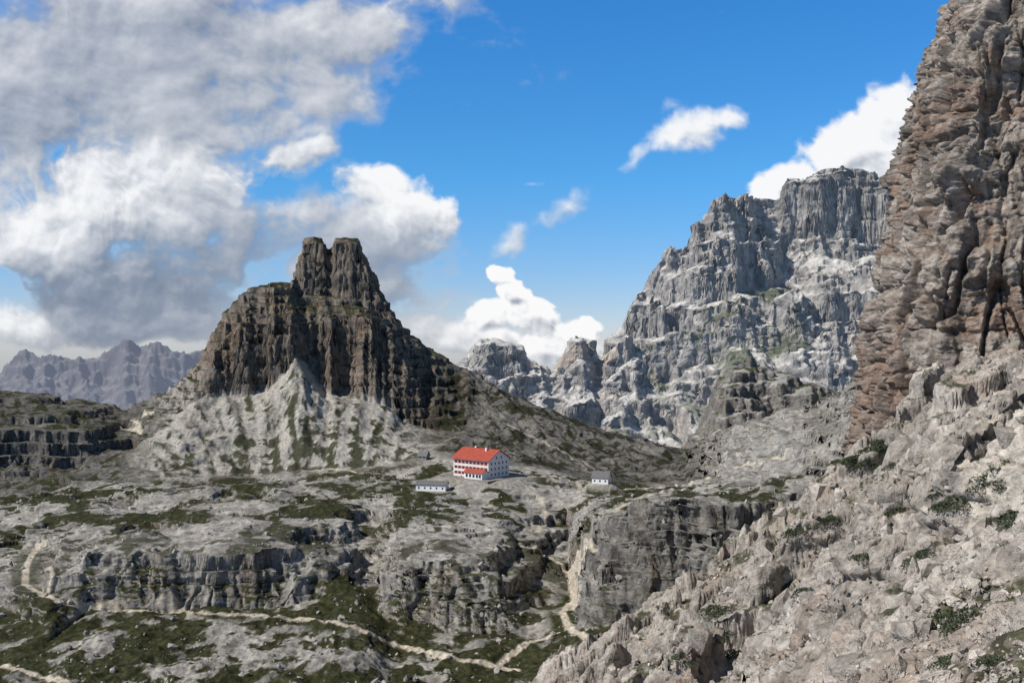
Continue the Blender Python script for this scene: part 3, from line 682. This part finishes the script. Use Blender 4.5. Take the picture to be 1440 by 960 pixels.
def cloud_shell():
    nc=int(1500);nr=int(680)
    pu=np.linspace(-420,1860,nc);pv=np.linspace(-260,600,nr)
    Uc,Vc=np.meshgrid(pu,pv)
    ka=mix(1,.38,sst(560,660,Uc))
    wx=fb2(Uc/170,Vc/170,4,801)*42*ka+fb2(Uc/40,Vc/40,3,803)*6;wy=fb2(Uc/170,Vc/170,4,811)*34*ka+fb2(Uc/40,Vc/40,3,813)*6
    u=Uc+wx;v=Vc+wy
    D=np.zeros_like(u);Br=np.zeros_like(u);Cr=np.zeros_like(u);W=np.full_like(u,1e-4)
    for (bx,by,rx,ry,rot,s,cr,br) in BL:
        a=math.radians(-rot);dx=u-bx;dy=v-by
        X_=(dx*math.cos(a)+dy*math.sin(a))/rx;Y_=(-dx*math.sin(a)+dy*math.cos(a))/ry
        r=np.sqrt(X_*X_+Y_*Y_);k=s*(1-sst(0,1.5,r))
        D=np.maximum(D,k);w=k**3;W+=w;Br+=w*br;Cr+=w*cr
    Br/=W;Cr/=W
    n=fb2(Uc/130,Vc/105,8,821,.52)
    bil=0;a=1;f=1
    for i in range(6):
        bil=bil+a*(np.abs(p2(u/62*f,v/55*f,840+i*3))*2-.45);a*=.52;f*=2.05
    Dn=D+n*.40*(1-.5*Cr)-bil*.20*np.clip(Cr+.25,0,1)
    soft=mix(.60,.13,np.clip(Cr,0,1))
    th=mix(.34,.46,Cr)
    al=sst(0,1,(Dn-th)/soft)
    al=al*mix(.93,1,Cr)
    def shift(A,dx,dy):
        dx=int(round(dx/(pu[1]-pu[0])));dy=int(round(dy/(pv[1]-pv[0])))
        return np.roll(np.roll(A,-dy,0),-dx,1)
    H=np.clip(Dn-th*.6,0,2)**.7
    g=(H-shift(H,-5,-7))*mix(.6,2.0,Cr)+(H-shift(H,-14,-20))*.9+(H-shift(H,-34,-46))*.55  # upper-left edges brightened, opposite sides darkened: sunlight painted into cloud colour
    L=Br+g*.8*(0.4+Cr*.8)*(1-.35*sst(.98,1.08,Br))-sst(.5,1.1,D)*.06+n*.07
    L=np.clip(L,0,1.15)
    L=mix(np.maximum(L,.66),L,sst(.1,.7,al))
    ks=[0,.3,.55,.8,1.0,1.15]
    cols_=np.array([(.15,.19,.27),(.25,.295,.38),(.43,.465,.53),(.66,.68,.72),(.86,.87,.89),(.96,.96,.96)])
    col=np.stack([np.interp(L,ks,cols_[:,i]) for i in range(3)],-1)
    ed=sst(-420,-250,Uc)*(1-sst(1700,1860,Uc))*sst(-260,-120,Vc)*(1-sst(560,600,Vc))
    al=al*ed
    a=(Uc-720)/F;e=(480-Vc)/F
    R=30000/np.sqrt(1+a*a+e*e)
    m=bpy.data.materials.new('cloud_emission');nt,N,L_=nodes_of(m);N.clear()  # shell emits the clouds with their light and shade painted in
    o=N.new('ShaderNodeOutputMaterial');em=N.new('ShaderNodeEmission');tr=N.new('ShaderNodeBsdfTransparent');mx=N.new('ShaderNodeMixShader');at=N.new('ShaderNodeAttribute');at.attribute_name='Col'
    L_.new(at.outputs['Color'],em.inputs[0]);L_.new(at.outputs['Alpha'],mx.inputs[0]);L_.new(tr.outputs[0],mx.inputs[1]);L_.new(em.outputs[0],mx.inputs[2]);L_.new(mx.outputs[0],o.inputs[0])
    m.cycles.emission_sampling='NONE'
    mesh_grid('sky_clouds',a*R,R,e*R,col,m,True,al)
cloud_shell()
print('clouds',time.time()-T0)
# ================================================================ LIGHT, SKY
el=math.radians(45);sd=Vector((-0.86,-0.34,0));sd.normalize()
to=Vector((sd.x*math.cos(el),sd.y*math.cos(el),math.sin(el)))
sl=bpy.data.lights.new('sun','SUN');sl.energy=4.8;sl.angle=math.radians(.5);sl.color=(1,.95,.88)
so=bpy.data.objects.new('sun',sl);bpy.context.scene.collection.objects.link(so);so.rotation_euler=to.to_track_quat('Z','Y').to_euler()
w=bpy.data.worlds.new('World');bpy.context.scene.world=w;w.use_nodes=True;nt=w.node_tree;Nn=nt.nodes;Lk=nt.links;Nn.clear()
out=Nn.new('ShaderNodeOutputWorld');bg=Nn.new('ShaderNodeBackground');bg.inputs[1].default_value=0.1;Lk.new(bg.outputs[0],out.inputs[0])
skn=Nn.new('ShaderNodeTexSky');skn.sky_type='NISHITA';skn.sun_disc=False;skn.sun_elevation=el;skn.sun_rotation=math.atan2(to.x,to.y);skn.altitude=2400;skn.dust_density=.4;skn.ozone_density=1.5
tc=Nn.new('ShaderNodeTexCoord');sx=Nn.new('ShaderNodeSeparateXYZ');Lk.new(tc.outputs['Generated'],sx.inputs[0])
cr=Nn.new('ShaderNodeValToRGB');Lk.new(sx.outputs[2],cr.inputs[0]);E=cr.color_ramp.elements
E[0].position=0;E[0].color=(.80,.83,1.08,1);E[1].position=1;E[1].color=(.85,.75,.65,1)
for p_,c_ in ((.05,(.72,.88,1.15,1)),(.16,(.45,1.10,1.50,1)),(.32,(.36,1.18,1.80,1)),(.48,(.75,.80,.80,1))):
    q_=E.new(p_);q_.color=c_
sm_=Nn.new('ShaderNodeVectorMath');sm_.operation='MULTIPLY';Lk.new(skn.outputs[0],sm_.inputs[0]);Lk.new(cr.outputs[0],sm_.inputs[1])
Lk.new(sm_.outputs[0],bg.inputs[0])
# ================================================================ CAMERA
cd=bpy.data.cameras.new('camera');cd.sensor_width=36;cd.lens=35.0;cd.clip_start=.5;cd.clip_end=60000
co=bpy.data.objects.new('camera',cd);bpy.context.scene.collection.objects.link(co);co.location=(0,0,0);co.rotation_euler=(math.radians(90),0,0)
bpy.context.scene.camera=co
vs=bpy.context.scene.view_settings;vs.view_transform='Standard';vs.look='None';vs.exposure=0;vs.gamma=1
print('total',time.time()-T0)
